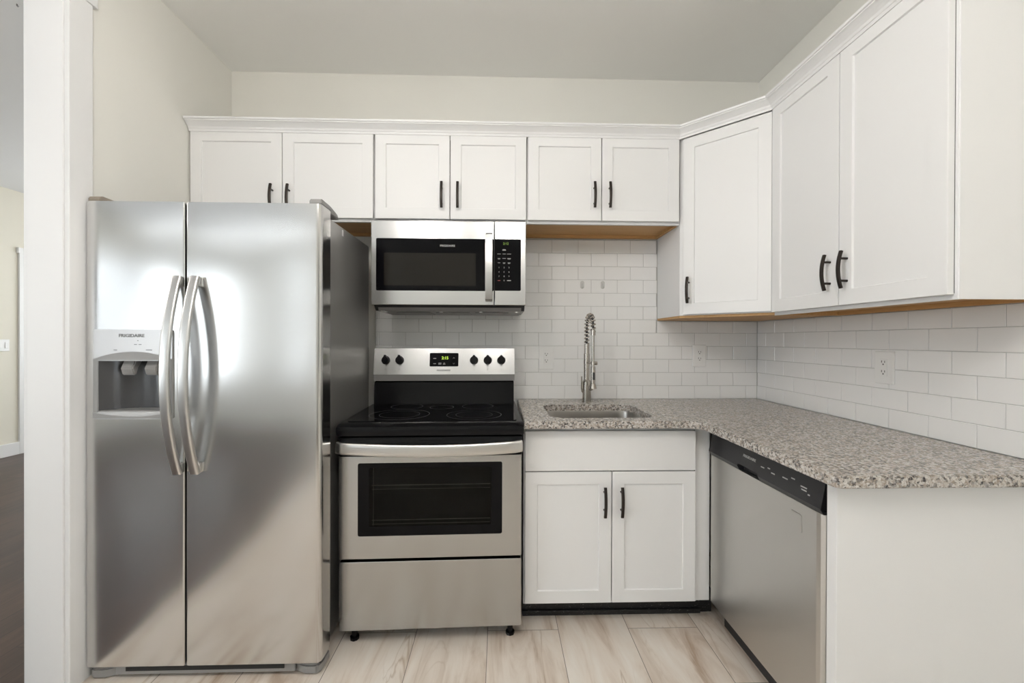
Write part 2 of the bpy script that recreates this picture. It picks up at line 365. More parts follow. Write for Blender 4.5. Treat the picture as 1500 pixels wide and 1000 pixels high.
# doorway lining and casing in the left wall
bm = nb(); box(bm, XL - WT - 0.0, XL, OPEN0 - 0.012, OPEN0, 0, ZO - 0.012, bev=0.001); box(bm, XL - WT, XL, OPEN1, OPEN0, ZO - 0.012, ZO); box(bm, XL - WT, XL, OPEN1, OPEN1 + 0.012, 0, ZO - 0.012)
struct('trim_1', bm, 'trim')
bm = nb()
box(bm, XL, XL + 0.017, OPEN0 - 0.006, OPEN0 + 0.083, 0, ZO, bev=0.002)
box(bm, XL, XL + 0.017, OPEN1 - 0.08, OPEN1 + 0.006, 0, ZO, bev=0.002)
box(bm, XL, XL + 0.022, OPEN1 - 0.10, OPEN0 + 0.098, ZO, ZO + 0.12, bev=0.002)
struct('trim_2', bm, 'trim')
bm = nb()
box(bm, XL - WT - 0.017, XL - WT, OPEN0 - 0.006, OPEN0 + 0.083, 0, ZO, bev=0.002)
box(bm, XL - WT - 0.022, XL - WT, OPEN1 - 0.10, OPEN0 + 0.098, ZO, ZO + 0.12, bev=0.002)
struct('trim_3', bm, 'trim')
# far room: baseboard and door casing on its left wall
struct('baseboard_far_left', bx(XW, XW + 0.018, YR, 2.31, 0, 0.135, bev=0.003), 'trim')
bm = nb(); box(bm, XW, XW + 0.02, 2.31, 2.40, 0, 2.19, bev=0.002); box(bm, XW, XW + 0.026, 2.295, 3.4, 2.19, 2.25, bev=0.002); box(bm, XW, XW + 0.02, 3.27, 3.36, 0, 2.19, bev=0.002)
struct('trim_4', bm, 'trim')
struct('door_1', bx(XW + 0.001, XW + 0.01, 2.40, 3.27, 0.01, 2.19), 'trim')
t_ = thing('light_switch', 'white light switch plate on the beige wall of the room through the doorway', 'light switch', (XW, 2.165, 1.187))
obj('plate', bx(0, 0.007, -0.06, 0.06, -0.062, 0.062, bev=0.003), 'plate', t_)
for k in (-0.03, 0.03): obj('rocker', bx(0.007, 0.012, k - 0.015, k + 0.015, -0.032, 0.032, bev=0.002), 'plate', t_)
for o_ in (bx(-0, .03, -.0, .03, 0, .01),): o_.free()
t_ = thing('ceiling_hook', 'tiny dark hook on the ceiling of the room seen through the doorway', 'hook', (-3.845, -0.372, ZC2))
bm = nb(); tube(bm, [(0, 0, 0.001), (0, 0, -0.008), (0.004, 0, -0.013), (0.008, 0, -0.009)], 0.0028, 8); obj('hook', bm, 'greyplastic', t_, True)

# ------------------------------------------------------------ tiled splashbacks
PT = 0.1545; PH = 0.0776; G = 0.0017
def tiles(kind, a0, a1, z0, z1, phase, seed, excl=()):
    rnd = random.Random(seed); bm = nb(); row = math.floor((z0 - 0.914) / PH + 1e-6)
    while 0.914 + row * PH < z1 - 0.004:
        q0 = max(z0, 0.914 + row * PH) + G / 2; q1 = min(z1, 0.914 + (row + 1) * PH) - G / 2
        ph = phase + (PT / 2 if row % 2 else 0)
        k = math.floor((a0 - ph) / PT)
        while ph + k * PT < a1:
            u0 = max(a0, ph + k * PT) + G / 2; u1 = min(a1, ph + (k + 1) * PT) - G / 2; k += 1
            if u1 - u0 < 0.006 or q1 - q0 < 0.004: continue
            tx, tz = rnd.gauss(0, 0.0022), rnd.gauss(0, 0.0022)
            bevl = 0.0012; cu, cq = (u0 + u1) / 2, (q0 + q1) / 2
            def P(u, q, d): 
                d = d + (tx * (u - cu) + tz * (q - cq) if d < 0.005 else 0)
                return (u, d, q) if kind == 'y' else (d, u, q)
            A = [bm.verts.new(P(u, q, 0.0085)) for u, q in ((u0, q0), (u1, q0), (u1, q1), (u0, q1))]
            M_ = [bm.verts.new(P(u, q, bevl)) for u, q in ((u0, q0), (u1, q0), (u1, q1), (u0, q1))]
            F = [bm.verts.new(P(u, q, 0.0)) for u, q in ((u0 + bevl, q0 + bevl), (u1 - bevl, q0 + bevl), (u1 - bevl, q1 - bevl), (u0 + bevl, q1 - bevl))]
            bm.faces.new(F)
            for X, Y in ((A, M_), (M_, F)):
                for i in range(4): bm.faces.new((X[i], X[(i + 1) % 4], Y[(i + 1) % 4], Y[i]))
        row += 1
    return bm
UB = 1.374      # underside of the tall wall cabinets
TZ = 1.853      # underside of the short wall cabinets
t_ = thing('tile_backsplash', 'white subway tile splashback on the back wall behind stove, sink and faucet', 'backsplash', (0, 0, 0))
ZB = 0.914 + 5 * PH
bm1 = tiles('y', -2.248, 0.0, 0.80, ZB, -0.530, 3)
me = bpy.data.meshes.new('x'); bm2 = tiles('y', -2.248, -0.602, ZB, TZ - 0.004, -0.530, 6); bm2.to_mesh(me); bm2.free(); bm1.from_mesh(me)
me = bpy.data.meshes.new('x'); bm2 = tiles('y', -0.602, 0.0, ZB, UB - 0.003, -0.530, 4); bm2.to_mesh(me); bm2.free(); bm1.from_mesh(me)
obj('tile_field', bm1, 'tile', t_)
bm = nb(); box(bm, -2.2475, -0.602, 0.0022, 0.0089, 0.80, TZ - 0.004); box(bm, -0.602, 0.0085, 0.0022, 0.0089, 0.914, UB - 0.003); obj('grout', bm, 'grout', t_)
t_ = thing('tile_backsplash', 'white subway tile splashback on the right wall above the granite worktop', 'backsplash', (0, 0, 0))
obj('tile_field', tiles('x', -1.62, 0.0, 0.914, UB - 0.003, -0.546, 5), 'tile', t_)
obj('grout', bx(0.0022, 0.0089, -1.62, 0.002, 0.914, UB - 0.003), 'grout', t_)

# ------------------------------------------------------------ cabinets
def shaker(w, h, t=0.02, s=0.075):
    bm = bx(0, w, -t, 0, 0, h, bev=0.0016, seg=2)
    f = max((f for f in bm.faces if f.normal.y < -0.99), key=lambda f: f.calc_area())
    bmesh.ops.inset_region(bm, faces=[f], thickness=s - 0.0016, depth=0)
    bmesh.ops.inset_region(bm, faces=[f], thickness=0.0035, depth=-0.0065)
    return bm
def pull(L_=0.13):
    """arched bar pull centred on the origin, vertical, standing out towards -y"""
    bm = nb(); pts = []
    for i in range(13):
        u = -1 + 2 * i / 12; pts.append((0, -0.033 + 0.011 * u * u, u * L_ / 2))
    tube(bm, pts, 0, n=12, flat=(0.0066, 0.0048), up=(0, 1, 0))
    for z in (-0.03, 0.03):
        z = z * L_ / 0.1
        cyl(bm, (0, 0.0, z), (0, -0.027, z), 0.0042, n=12)
    return bm
def add_door(parent, x, z, w, h, y, hx=None, hz=None, L_=0.13):
    d = obj('door', shaker(w, h), 'cab', parent, loc=(x, y, z))
    if hx is not None: obj('handle', pull(L_), 'bronze', d, True, loc=(hx, -0.02, hz))
    return d
def carcass(parent, w, h, d, fl=0.018):
    """closed wall cabinet box with a recessed plywood underside"""
    bm = nb(); box(bm, 0, w, -d, 0, 0.020, h)
    box(bm, 0, w, -d, -d + 0.019, 0, 0.020); box(bm, 0, 0.015, -d + 0.019, 0, 0.002, 0.020); box(bm, w - 0.015, w, -d + 0.019, 0, 0.002, 0.020)
    obj('body', bm, 'cab', parent)
    bm = nb(); box(bm, 0.015, w - 0.015, -d + 0.019, 0, 0.0165, 0.0195)
    box(bm, 0.0005, 0.015, -d + 0.019, 0, 0, 0.002); box(bm, w - 0.015, w - 0.0005, -d + 0.019, 0, 0, 0.002)
    box(bm, 0.015, w - 0.015, -0.02, 0, 0.0, 0.0165); box(bm, 0.015, 0.0165, -d + 0.019, -0.02, 0.0, 0.0165); box(bm, w - 0.0165, w - 0.015, -d + 0.019, -0.02, 0.0, 0.0165)
    box(bm, 0.0165, w - 0.0165, -d + 0.019, -d + 0.0205, 0.001, 0.0165)
    obj('underside', bm, 'ply', parent)
CD = 0.310
ZT = 2.300
UXR = -0.602
X3, X2, X1 = -1.394, -2.162, -3.066
hgt = ZT - TZ
def wall_cab(label, x0, x1, hlocal, split, c0, c1):
    t_ = thing('wall_cabinet', label, 'cabinet', (x0, 0.0, TZ)); w = x1 - x0
    carcass(t_, w - 0.002, hgt, CD)
    obj('gap_shade', bx(c0 - x0 + 0.001, c1 - x0 - 0.001, -CD - 0.0012, -CD, 0.016, hgt - 0.03), 'gap', t_)  # black sheet behind the doors paints the shade in their gaps
    g = 0.002; zz = 0.013; dh = hgt - zz - 0.006
    add_door(t_, c0 - x0, zz, split - g - c0, dh, -CD - 0.002, hlocal[0] - c0, 0.125 + hlocal[2])
    add_door(t_, split + g - x0, zz, c1 - split - g, dh, -CD - 0.002, hlocal[1] - split - g, 0.125 + hlocal[2])
    return t_
wall_cab('white two-door wall cabinet above the refrigerator, leftmost of the upper row', X1, X2, (-2.660, -2.578, -0.032), -2.614, X1 + 0.004, X2 - 0.004)
wall_cab('white two-door wall cabinet directly above the microwave', X2, X3, (-1.822, -1.742, -0.010), -1.782, X2 + 0.006, X3 - 0.004)
wall_cab('short white two-door wall cabinet over the sink, between microwave and tall corner cabinet', X3, UXR, (-1.052, -0.974, 0.0), -1.013, X3 + 0.006, UXR - 0.012)
# tall diagonal corner cabinet
TH = ZT - UB; CY = 0.610
t_ = thing('corner_cabinet', 'tall white diagonal corner wall cabinet with a single door', 'cabinet', (0, 0, UB))
prof = [(0, 0), (UXR + 0.001, 0), (UXR + 0.001, -CD), (-CD + 0.012, -CY), (0, -CY)]
bm = nb(); prism(bm, prof, 'z', 0.012, TH); obj('body', bm, 'cab', t_)
bm = nb(); prism(bm, [(-0.001, 0), (UXR + 0.003, 0), (UXR + 0.003, -CD + 0.003), (-CD + 0.015, -CY + 0.003), (-0.001, -CY + 0.003)], 'z', 0.0, 0.0118); obj('underside', bm, 'ply', t_)
p0 = Vector((UXR + 0.001, -CD, 0)); p1 = Vector((-CD + 0.012, -CY, 0)); dd = (p1 - p0); ang = math.atan2(dd.y, dd.x); nrm = Vector((dd.y, -dd.x, 0)).normalized()
dl = dd.length
dr = add_door(t_, 0, 0.016, dl - 0.034, TH - 0.05 - 0.016 + 0.03, 0, 0.030, 0.137 - 0.016)
dr.location = p0 + dd.normalized() * 0.026 + nrm * 0.002 + Vector((0, 0, 0.016)); dr.rotation_euler = (0, 0, ang)
# right-hand tall cabinet
YE = -1.372; RD = 0.297; w = -CY - YE - 0.001
t_ = thing('wall_cabinet', 'tall white two-door wall cabinet on the right wall over the worktop', 'cabinet', (0.0, -CY - 0.0005, UB - 0.002), -PI / 2)
carcass(t_, w, TH + 0.002, RD)
obj('gap_shade', bx(0.011, w - 0.007, -RD - 0.0012, -RD, 0.016, TH - 0.03), 'gap', t_)  # painted shade for the gap between the two tall doors
sp_ = 0.385
add_door(t_, 0.010, 0.013, sp_ - 0.002 - 0.010, TH - 0.017, -RD - 0.002, sp_ - 0.012 - 0.036, 0.122)
add_door(t_, sp_ + 0.002, 0.013, w - 0.006 - sp_ - 0.002, TH - 0.017, -RD - 0.002, 0.036, 0.122)
obj('end_panel', bx(w, w + 0.004, -RD + 0.002, 0, 0.0, TH), 'cab', t_)
# crown moulding swept along the cabinet fronts
path = [(-3.066, -CD - 0.022), (UXR - 0.006, -CD - 0.022), (-CD - 0.010, -CY - 0.006), (-RD - 0.022, -CY - 0.03), (-RD - 0.022, YE - 0.006), (0.0, YE - 0.006)]
path = [(-3.066, -CD - 0.022), (UXR - 0.008, -CD - 0.022), (-RD - 0.022, -CY - 0.010), (-RD - 0.022, YE - 0.006), (0.0, YE - 0.006)]
prof = [(0, -0.014), (0.004, -0.014), (0.006, -0.004), (0.009, -0.002), (0.012, 0.006), (0.020, 0.014), (0.030, 0.022), (0.037, 0.026), (0.037, 0.030), (0.042, 0.032), (0.044, 0.040), (0.0, 0.040), (-0.02, 0.040), (-0.02, 0.001), (0, 0.001)]
bm = nb(); rings = []
pv = [Vector(p) for p in path]
for i, p in enumerate(pv):
    if i == 0: d0 = d1 = (pv[1] - pv[0]).normalized()
    elif i == len(pv) - 1: d0 = d1 = (pv[-1] - pv[-2]).normalized()
    else: d0 = (p - pv[i - 1]).normalized(); d1 = (pv[i + 1] - p).normalized()
    n0 = Vector((d0.y, -d0.x)); n1 = Vector((d1.y, -d1.x)); nn = (n0 + n1).normalized(); k = 1 / max(0.3, nn.dot(n0))
    rings.append([bm.verts.new((p.x + nn.x * k * u, p.y + nn.y * k * u, ZT - 0.001 + v)) for u, v in prof])
for i in range(len(rings) - 1):
    for k in range(len(prof)): bm.faces.new((rings[i][k], rings[i][(k + 1) % len(prof)], rings[i + 1][(k + 1) % len(prof)], rings[i + 1][k]))
bm.faces.new(rings[0]); bm.faces.new(rings[-1][::-1])
tag(obj('crown_moulding', bm, 'cab', smooth=False), 'white crown moulding running along the top of all the wall cabinets', 'moulding')

# base cabinet under the sink
BX0, BX1, BY = -1.424, -0.655, -0.62
t_ = thing('sink_base_cabinet', 'white base cabinet under the sink with two doors and a plain false drawer front', 'cabinet', (BX0, 0, 0)); w = BX1 - BX0
bm = nb(); box(bm, 0, 0.018, BY, -0.02, 0.10, 0.880); box(bm, w - 0.018, w, BY, -0.02, 0.10, 0.880); box(bm, 0.018, w - 0.018, BY, -0.02, 0.10, 0.118)
box(bm, 0.018, w - 0.018, -0.03, -0.02, 0.118, 0.880); box(bm, 0.018, w - 0.018, BY, BY + 0.008, 0.845, 0.8795); box(bm, 0.018, w - 0.018, BY, BY + 0.020, 0.66, 0.695)
obj('body', bm, 'cab', t_)
obj('gap_shade', bx(0.008, w - 0.006, BY - 0.0012, BY, 0.12, 0.862), 'gap', t_)  # shade around doors and drawer front, painted as a black sheet
dz0, dz1 = 0.112, 0.684
spl = -1.038 - BX0; rgt = -0.668 - BX0; lft = 0.006
add_door(t_, lft, dz0, spl - 0.002 - lft, dz1 - dz0, BY - 0.002, spl - 0.002 - lft - 0.032, 0.446)
add_door(t_, spl + 0.002, dz0, rgt - spl - 0.002, dz1 - dz0, BY - 0.002, 0.038, 0.446)
obj('drawer_front', bx(lft, rgt, BY - 0.022, BY - 0.002, 0.689, 0.862, bev=0.0016), 'cab', t_)
obj('toe_kick', bx(0, -0.545 - BX0, -0.54, -0.525, 0.0, 0.108), 'toe', t_)
obj('toe_board', bx(0, -0.60 - BX0, -0.552, -0.5405, 0.0, 0.022, bev=0.003), 'toe', t_)
tag(obj('corner_filler', bx(BX1 + 0.001, -0.592, -0.615, -0.595, 0.10, 0.880, bev=0.001), 'cab'), 'narrow white filler strip between the sink cabinet and the dishwasher', 'filler panel')
t_ = thing('end_panel', 'white end panel of the base run at the right, beside the dishwasher', 'panel', (-0.63, -1.376, 0))
obj('panel_face', bx(0, 0.638, 0, 0.034, 0, 0.880, bev=0.0015), 'cab', t_)

# ------------------------------------------------------------ granite worktop with sink
def arc(cx_, cy_, r, a0, a1, n=8): return [(cx_ + r * math.cos(math.radians(a0 + (a1 - a0) * k / n)), cy_ + r * math.sin(math.radians(a0 + (a1 - a0) * k / n))) for k in range(n + 1)]
FX, FY, EY = -0.672, -0.690, -1.428
prof = [(-1.424, -0.0005), (-1.424, FY)] + arc(FX - 0.05, FY - 0.05, 0.05, 90, 0) + arc(FX + 0.022, EY + 0.022, 0.022, 180, 270) + [(-0.0005, EY), (-0.0005, -0.0005)]
bm = nb(); prism(bm, prof, 'z', 0.8815, 0.914)
bmesh.ops.bevel(bm, geom=[e for e in bm.edges if abs(e.verts[0].co.z - e.verts[1].co.z) < 1e-6], offset=0.003, segments=2, affect='EDGES')
ct = obj('countertop', bm, 'granite')
SK = (-1.302, -0.832, -0.610, -0.222)
bm = nb(); prism(bm, rrect(SK[0], SK[1], SK[2], SK[3], 0.065, 8), 'z', 0.8, 1.0); cut(ct, bm)
tag(ct, 'L-shaped speckled grey granite worktop with a cut-out for the sink', 'worktop')
t_ = thing('kitchen_sink', 'undermounted rectangular stainless steel sink set in the granite worktop', 'sink', (0, 0, 0))
bm = nb(); rings = []
for off, z, rr in ((0.007, 0.8808, 0.07), (0.001, 0.8808, 0.066), (-0.001, 0.872, 0.065), (-0.006, 0.74, 0.062), (-0.012, 0.715, 0.06), (-0.035, 0.702, 0.045), (-0.15, 0.698, 0.02)):
    rings.append([bm.verts.new((x, y, z)) for x, y in rrect(SK[0] - off, SK[1] + off, SK[2] - off, SK[3] + off, rr, 8)])
n = len(rings[0])
for i in range(len(rings) - 1):
    for k in range(n): bm.faces.new((rings[i][k], rings[i][(k + 1) % n], rings[i + 1][(k + 1) % n], rings[i + 1][k]))
bm.faces.new(rings[-1])
ob = obj('basin', bm, 'sinksteel', t_, True)
md = ob.modifiers.new('s', 'SOLIDIFY'); md.thickness = 0.0015; md.offset = -1
bm = nb(); cyl(bm, (-1.067, -0.416, 0.697), (-1.067, -0.416, 0.702), 0.045, n=32); cyl(bm, (-1.067, -0.416, 0.702), (-1.067, -0.416, 0.708), 0.012, n=16); obj('drain', bm, 'nickel', t_, True)

# ------------------------------------------------------------ faucet
t_ = thing('kitchen_faucet', 'brushed nickel spring-neck pull-down faucet standing behind the sink', 'faucet', (-1.046, -0.135, 0.914))
bm = nb(); cyl(bm, (0, 0, 0), (0, 0, 0.006), 0.027); cyl(bm, (0, 0, 0.006), (0, 0, 0.115), 0.0240); cyl(bm, (0, 0, 0.115), (0, 0, 0.125), 0.0240, 0.0170)
obj('base', bm, 'nickel', t_, True)
bm = nb(); cyl(bm, (0, 0, 0.12), (0, 0, 0.27), 0.0165); cyl(bm, (0, 0, 0.27), (0, 0, 0.325), 0.0140); obj('column', bm, 'nickel', t_, True)
bm = nb(); bmesh.ops.create_uvsphere(bm, u_segments=20, v_segments=12, radius=0.017, matrix=Matrix.Translation((0.020, -0.012, 0.082)))
cyl(bm, (0, 0, 0.078), (0.018, -0.010, 0.082), 0.015)
obj('valve_housing', bm, 'nickel', t_, True)
bm = nb(); tube(bm, [(-0.016, -0.006, 0.055), (-0.025, -0.008, 0.06), (-0.029, -0.009, 0.075), (-0.030, -0.010, 0.145)], [0.006, 0.0055, 0.005, 0.004], 10); obj('lever', bm, 'nickel', t_, True)
# path of the hose: up the column, over, and down to the spray head
R_ = 0.052; top = 0.425
hx_, hy_ = 0.012, -2 * R_
def hose(u):
    # u in 0..1: vertical part, then arch
    Lv = top - 0.325; La = PI * R_; Ld = 0.035; s_ = u * (Lv + La + Ld)
    if s_ < Lv: return Vector((0, 0, 0.325 + s_))
    s_ -= Lv
    if s_ < La:
        a = s_ / R_; q = (1 - math.cos(a)) / 2
        return Vector((hx_ * q, -R_ * (1 - math.cos(a)), top + R_ * math.sin(a)))
    s_ -= La; return Vector((hx_, hy_, top - s_))
bm = nb(); tube(bm, [hose(i / 40) for i in range(41)], 0.0055, 10); obj('hose', bm, 'darkplastic', t_, True)
bm = nb(); pts = []; turns = 15; NS = turns * 14
for i in range(NS + 1):
    u = i / NS; p = hose(u); tg = (hose(min(1, u + 0.01)) - hose(max(0, u - 0.01))).normalized(); a = Vector((1, 0, 0)); a = (a - tg * a.dot(tg)).normalized(); b2 = tg.cross(a)
    th = u * turns * 2 * PI; pts.append(p + (a * math.cos(th) + b2 * math.sin(th)) * 0.0125)
tube(bm, pts, 0.0033, 8); obj('spring', bm, 'nickel', t_, True)
bm = nb(); cyl(bm, (hx_, hy_, top - 0.055), (hx_, hy_, top - 0.025), 0.0125); obj('spring_collar', bm, 'nickel', t_, True)
bm = nb(); cyl(bm, (hx_, hy_, 0.20), (hx_, hy_, top - 0.05), 0.0078); obj('spout_tube', bm, 'nickel', t_, True)
bm = nb(); cyl(bm, (hx_, hy_, 0.115), (hx_, hy_, 0.205), 0.013, 0.0125); cyl(bm, (hx_, hy_, 0.088), (hx_, hy_, 0.115), 0.020, 0.014); obj('spray_head', bm, 'nickel', t_, True)
obj('spray_button', bx(hx_ - 0.004, hx_ + 0.008, hy_ - 0.016, hy_ - 0.010, 0.135, 0.175, bev=0.002), 'darkplastic', t_)
bm = nb(); cyl(bm, (0, 0, 0.222), (hx_, hy_ + 0.0, 0.222), 0.005); cyl(bm, (hx_, hy_, 0.212), (hx_, hy_, 0.232), 0.0105); cyl(bm, (0, 0, 0.212), (0, 0, 0.232), 0.0175); cyl(bm, (hx_ + 0.008, hy_, 0.222), (hx_ + 0.022, hy_, 0.222), 0.009); obj('docking_arm', bm, 'nickel', t_, True)

# ------------------------------------------------------------ wall outlets and hooks
def outlet(label, loc, rz, w=0.083, h=0.132):
    t_ = thing('wall_outlet', label, 'outlet', loc, rz)
    obj('plate', bx(-w / 2, w / 2, -0.0065, 0.001, -h / 2, h / 2, bev=0.003), 'plate', t_)
    obj('receptacle', bx(-0.0165, 0.0165, -0.0085, -0.006, -0.0335, 0.0335, bev=0.001), 'plate', t_)
    for s in (-1, 1):
        z = s * 0.019; bm = nb()
        box(bm, -0.008, -0.0055, -0.0092, -0.0084, z, z + 0.009); box(bm, 0.0055, 0.008, -0.0092, -0.0084, z, z + 0.008)
        cyl(bm, (0, -0.0084, z - 0.006), (0, -0.0092, z - 0.006), 0.0030, n=12)
        parts('socket_slot', bm, 'ink', t_)
    return t_
outlet('white double outlet on the backsplash between the stove and the faucet', (-1.257, 0, 1.156), 0, 0.088, 0.137)
outlet('white double outlet on the back wall right of the faucet, near the corner', (-0.350, 0, 1.168), 0, 0.080, 0.130)
outlet('white double outlet on the right wall tiles above the worktop', (0, -0.840, 1.153), -PI / 2, 0.086, 0.128)
for i, (hx2, lb) in enumerate(((-1.046, 'left one of two small clear adhesive hooks on the tiles above the faucet'), (-0.925, 'right one of two small clear adhesive hooks on the tiles above the faucet'))):
    t_ = thing('adhesive_hook', lb, 'hook', (hx2, 0, 1.583), 0, 'clear hooks stuck on the tiles')
    bm = nb(); prism(bm, rrect(-0.011, 0.011, -0.023, 0.023, 0.0108, 8), 'y', -0.003, 0.0); obj('pad', bm, 'clear', t_)
    bm = nb(); tube(bm, [(0, -0.002, 0.008), (0, -0.006, 0.0), (0, -0.008, -0.012), (0, -0.015, -0.019), (0, -0.020, -0.012)], 0.003, 8); obj('hook', bm, 'clear', t_, True)

# ------------------------------------------------------------ microwave
MX0, MX1, MY, MZ0, MZ1 = -2.155, -1.402, -0.400, 1.428, 1.838
t_ = thing('microwave', 'stainless steel over-the-range microwave with black glass door above the stove', 'microwave', (MX0, 0, 0)); w = MX1 - MX0
bm = nb(); prism(bm, [(-0.001, 1.404), (-0.001, 1.850), (MY + 0.035, 1.850), (MY + 0.035, 1.432), (-0.33, 1.404)], 'x', 0.004, w - 0.004)
obj('body', bm, 'darkplastic', t_)
bm = nb(); prism(bm, [(MY + 0.045, 1.427), (-0.335, 1.401), (-0.05, 1.398), (-0.05, 1.403), (-0.33, 1.4035), (MY + 0.045, 1.4305)], 'x', 0.02, w - 0.02)
for k in range(3):
    a = 0.10 + k * 0.20; box(bm, a, a + 0.17, -0.30, -0.12, 1.395, 1.399, bev=0.001)
obj('bottom_panel', bm, 'greyplastic', t_)
bm = nb(); box(bm, 0.03, 0.052, -0.34, -0.32, 1.398, 1.404, bev=.002)
for k in (0.02, 0.30, 0.50, 0.68): cyl(bm, (k + 0.03, -0.325, 1.396), (k + 0.03, -0.325, 1.404), 0.010, n=12)
parts('bottom_fitting', bm, 'handle', t_)
sx_ = -1.557 - MX0
dbm = bx(0, sx_ - 0.001, MY, MY + 0.034, MZ0, MZ1, bev=0.003)
dd_ = obj('door', dbm, 'steel_v', t_)
bm = nb(); prism(bm, rrect(-2.130 - MX0, sx_ - 0.002, 1.497, 1.751, 0.006), 'y', MY - 0.0012, MY + 0.01); obj('door_glass', bm, 'blackglass', dd_)
bm = nb(); prism(bm, rrect(-2.092 - MX0, -1.647 - MX0, 1.522, 1.680, 0.003), 'y', MY - 0.0020, MY - 0.001); obj('viewing_window', bm, 'window_in', dd_)
front_text('logo', 'FRIGIDAIRE', 0.0125, -1.785 - MX0, MY - 0.0014, 1.716, 'inkw', dd_, bold=0.0002, sx=1.15)
bm = nb(); hx0 = -1.583 - MX0
prism(bm, [(MY - 0.001, 1.782), (MY - 0.030, 1.766), (MY - 0.040, 1.72), (MY - 0.043, 1.614), (MY - 0.040, 1.50), (MY - 0.030, 1.455), (MY - 0.001, 1.446), (MY - 0.001, 1.458), (MY - 0.020, 1.466), (MY - 0.030, 1.50), (MY - 0.033, 1.614), (MY - 0.030, 1.72), (MY - 0.020, 1.756), (MY - 0.001, 1.768)], 'x', hx0 - 0.017, hx0 + 0.017)
bmesh.ops.bevel(bm, geom=list(bm.edges), offset=0.0015, segments=2, affect='EDGES')
obj('handle', bm, 'steel_v', dd_, True)
pp = obj('control_panel', bx(sx_ + 0.001, w, MY, MY + 0.034, MZ0, MZ1, bev=0.003), 'steel_v', t_)
bm = nb(); prism(bm, rrect(sx_ + 0.0015, -1.427 - MX0, 1.499, 1.751, 0.006), 'y', MY - 0.0012, MY + 0.01); obj('keypad', bm, 'blackglass', pp)
kx = [-1.534 - MX0, -1.509 - MX0, -1.485 - MX0]
def bars(bm, x, z, wd, hh): box(bm, x - wd / 2, x + wd / 2, MY - 0.0020, MY - 0.0012, z - hh / 2, z + hh / 2)
bm = nb()
bars(bm, kx[1], 1.700, 0.014, 0.0022); bars(bm, kx[1], 1.6965, 0.018, 0.0018)
for r_, (zz, ws) in enumerate(((1.677, (0.017, 0.015, 0.020)), (1.6555, (0.013, 0.017, 0.018)), (1.634, (0.012, 0.012, 0.013)))):
    for k in range(3):
        bars(bm, kx[k], zz + 0.0015, ws[k], 0.0015)
        if r_ > 0 and (r_, k) not in ((1, 1), (2, 0)): bars(bm, kx[k], zz - 0.0018, ws[k] * 0.8, 0.0015)
bars(bm, kx[2], 1.549, 0.019, 0.0032)
parts('key_legend', bm, 'inkw', pp)
bm = nb(); bars(bm, kx[0], 1.549, 0.013, 0.0028); obj('stop_key_legend', bm, 'inkr', pp)
for r_ in range(3):
    for k in range(3): front_text('key_digit', str(r_ * 3 + k + 1), 0.0095, kx[k], MY - 0.0015, 1.612 - r_ * 0.0214, 'inkw', pp)
front_text('key_digit', '0', 0.0095, kx[1], MY - 0.0015, 1.5485, 'inkw', pp)
front_text('clock_display', '2:12', 0.016, kx[1] + 0.008, MY - 0.0015, 1.729, 'led_dim', pp)

# ------------------------------------------------------------ stove
t_ = thing('electric_range', 'freestanding stainless steel electric stove with black glass cooktop', 'stove', (-1.829, -0.020, 0), math.radians(1.5))
HW = 0.378; F_ = -0.700
obj('body', bx(-HW + 0.002, HW - 0.002, -0.64, -0.03, 0.055, 0.870, bev=0.002), 'black', t_)
# cooktop
bm = nb(); prism(bm, [(-0.075, 0.868), (-0.075, 0.9155), (-0.655, 0.9135), (-0.690, 0.911), (-0.712, 0.902), (-0.716, 0.890), (-0.712, 0.866), (-0.66, 0.862)], 'x', -HW - 0.004, HW + 0.004)
bmesh.ops.bevel(bm, geom=[e for e in bm.edges if abs(e.verts[0].co.x - e.verts[1].co.x) < 1e-6], offset=0.003, segments=2, affect='EDGES')
ck = obj('cooktop', bm, 'black', t_, True)
bm = nb(); prism(bm, rrect(-HW + 0.022, HW - 0.022, -0.655, -0.19, 0.015), 'z', 0.913, 0.9168); obj('glass_surface', bm, 'blackglass', ck)
def ring(bm, x, y, r0, r1, z, n=48):
    A = [bm.verts.new((x + r0 * math.cos(2 * PI * k / n), y + r0 * math.sin(2 * PI * k / n), z)) for k in range(n)]
    B = [bm.verts.new((x + r1 * math.cos(2 * PI * k / n), y + r1 * math.sin(2 * PI * k / n), z)) for k in range(n)]
    for k in range(n): bm.faces.new((A[k], A[(k + 1) % n], B[(k + 1) % n], B[k]))
for x, y, r in ((-0.17, -0.50, 0.135), (0.17, -0.52, 0.125), (-0.18, -0.27, 0.080), (0.18, -0.27, 0.080), (0.0, -0.30, 0.06)):
    bm = nb(); ring(bm, x, y, r - 0.0022, r, 0.9171)
    if r > 0.1: ring(bm, x, y, r * 0.66, r * 0.66 + 0.0015, 0.9171)
    obj('burner_ring', bm, 'burner', ck)
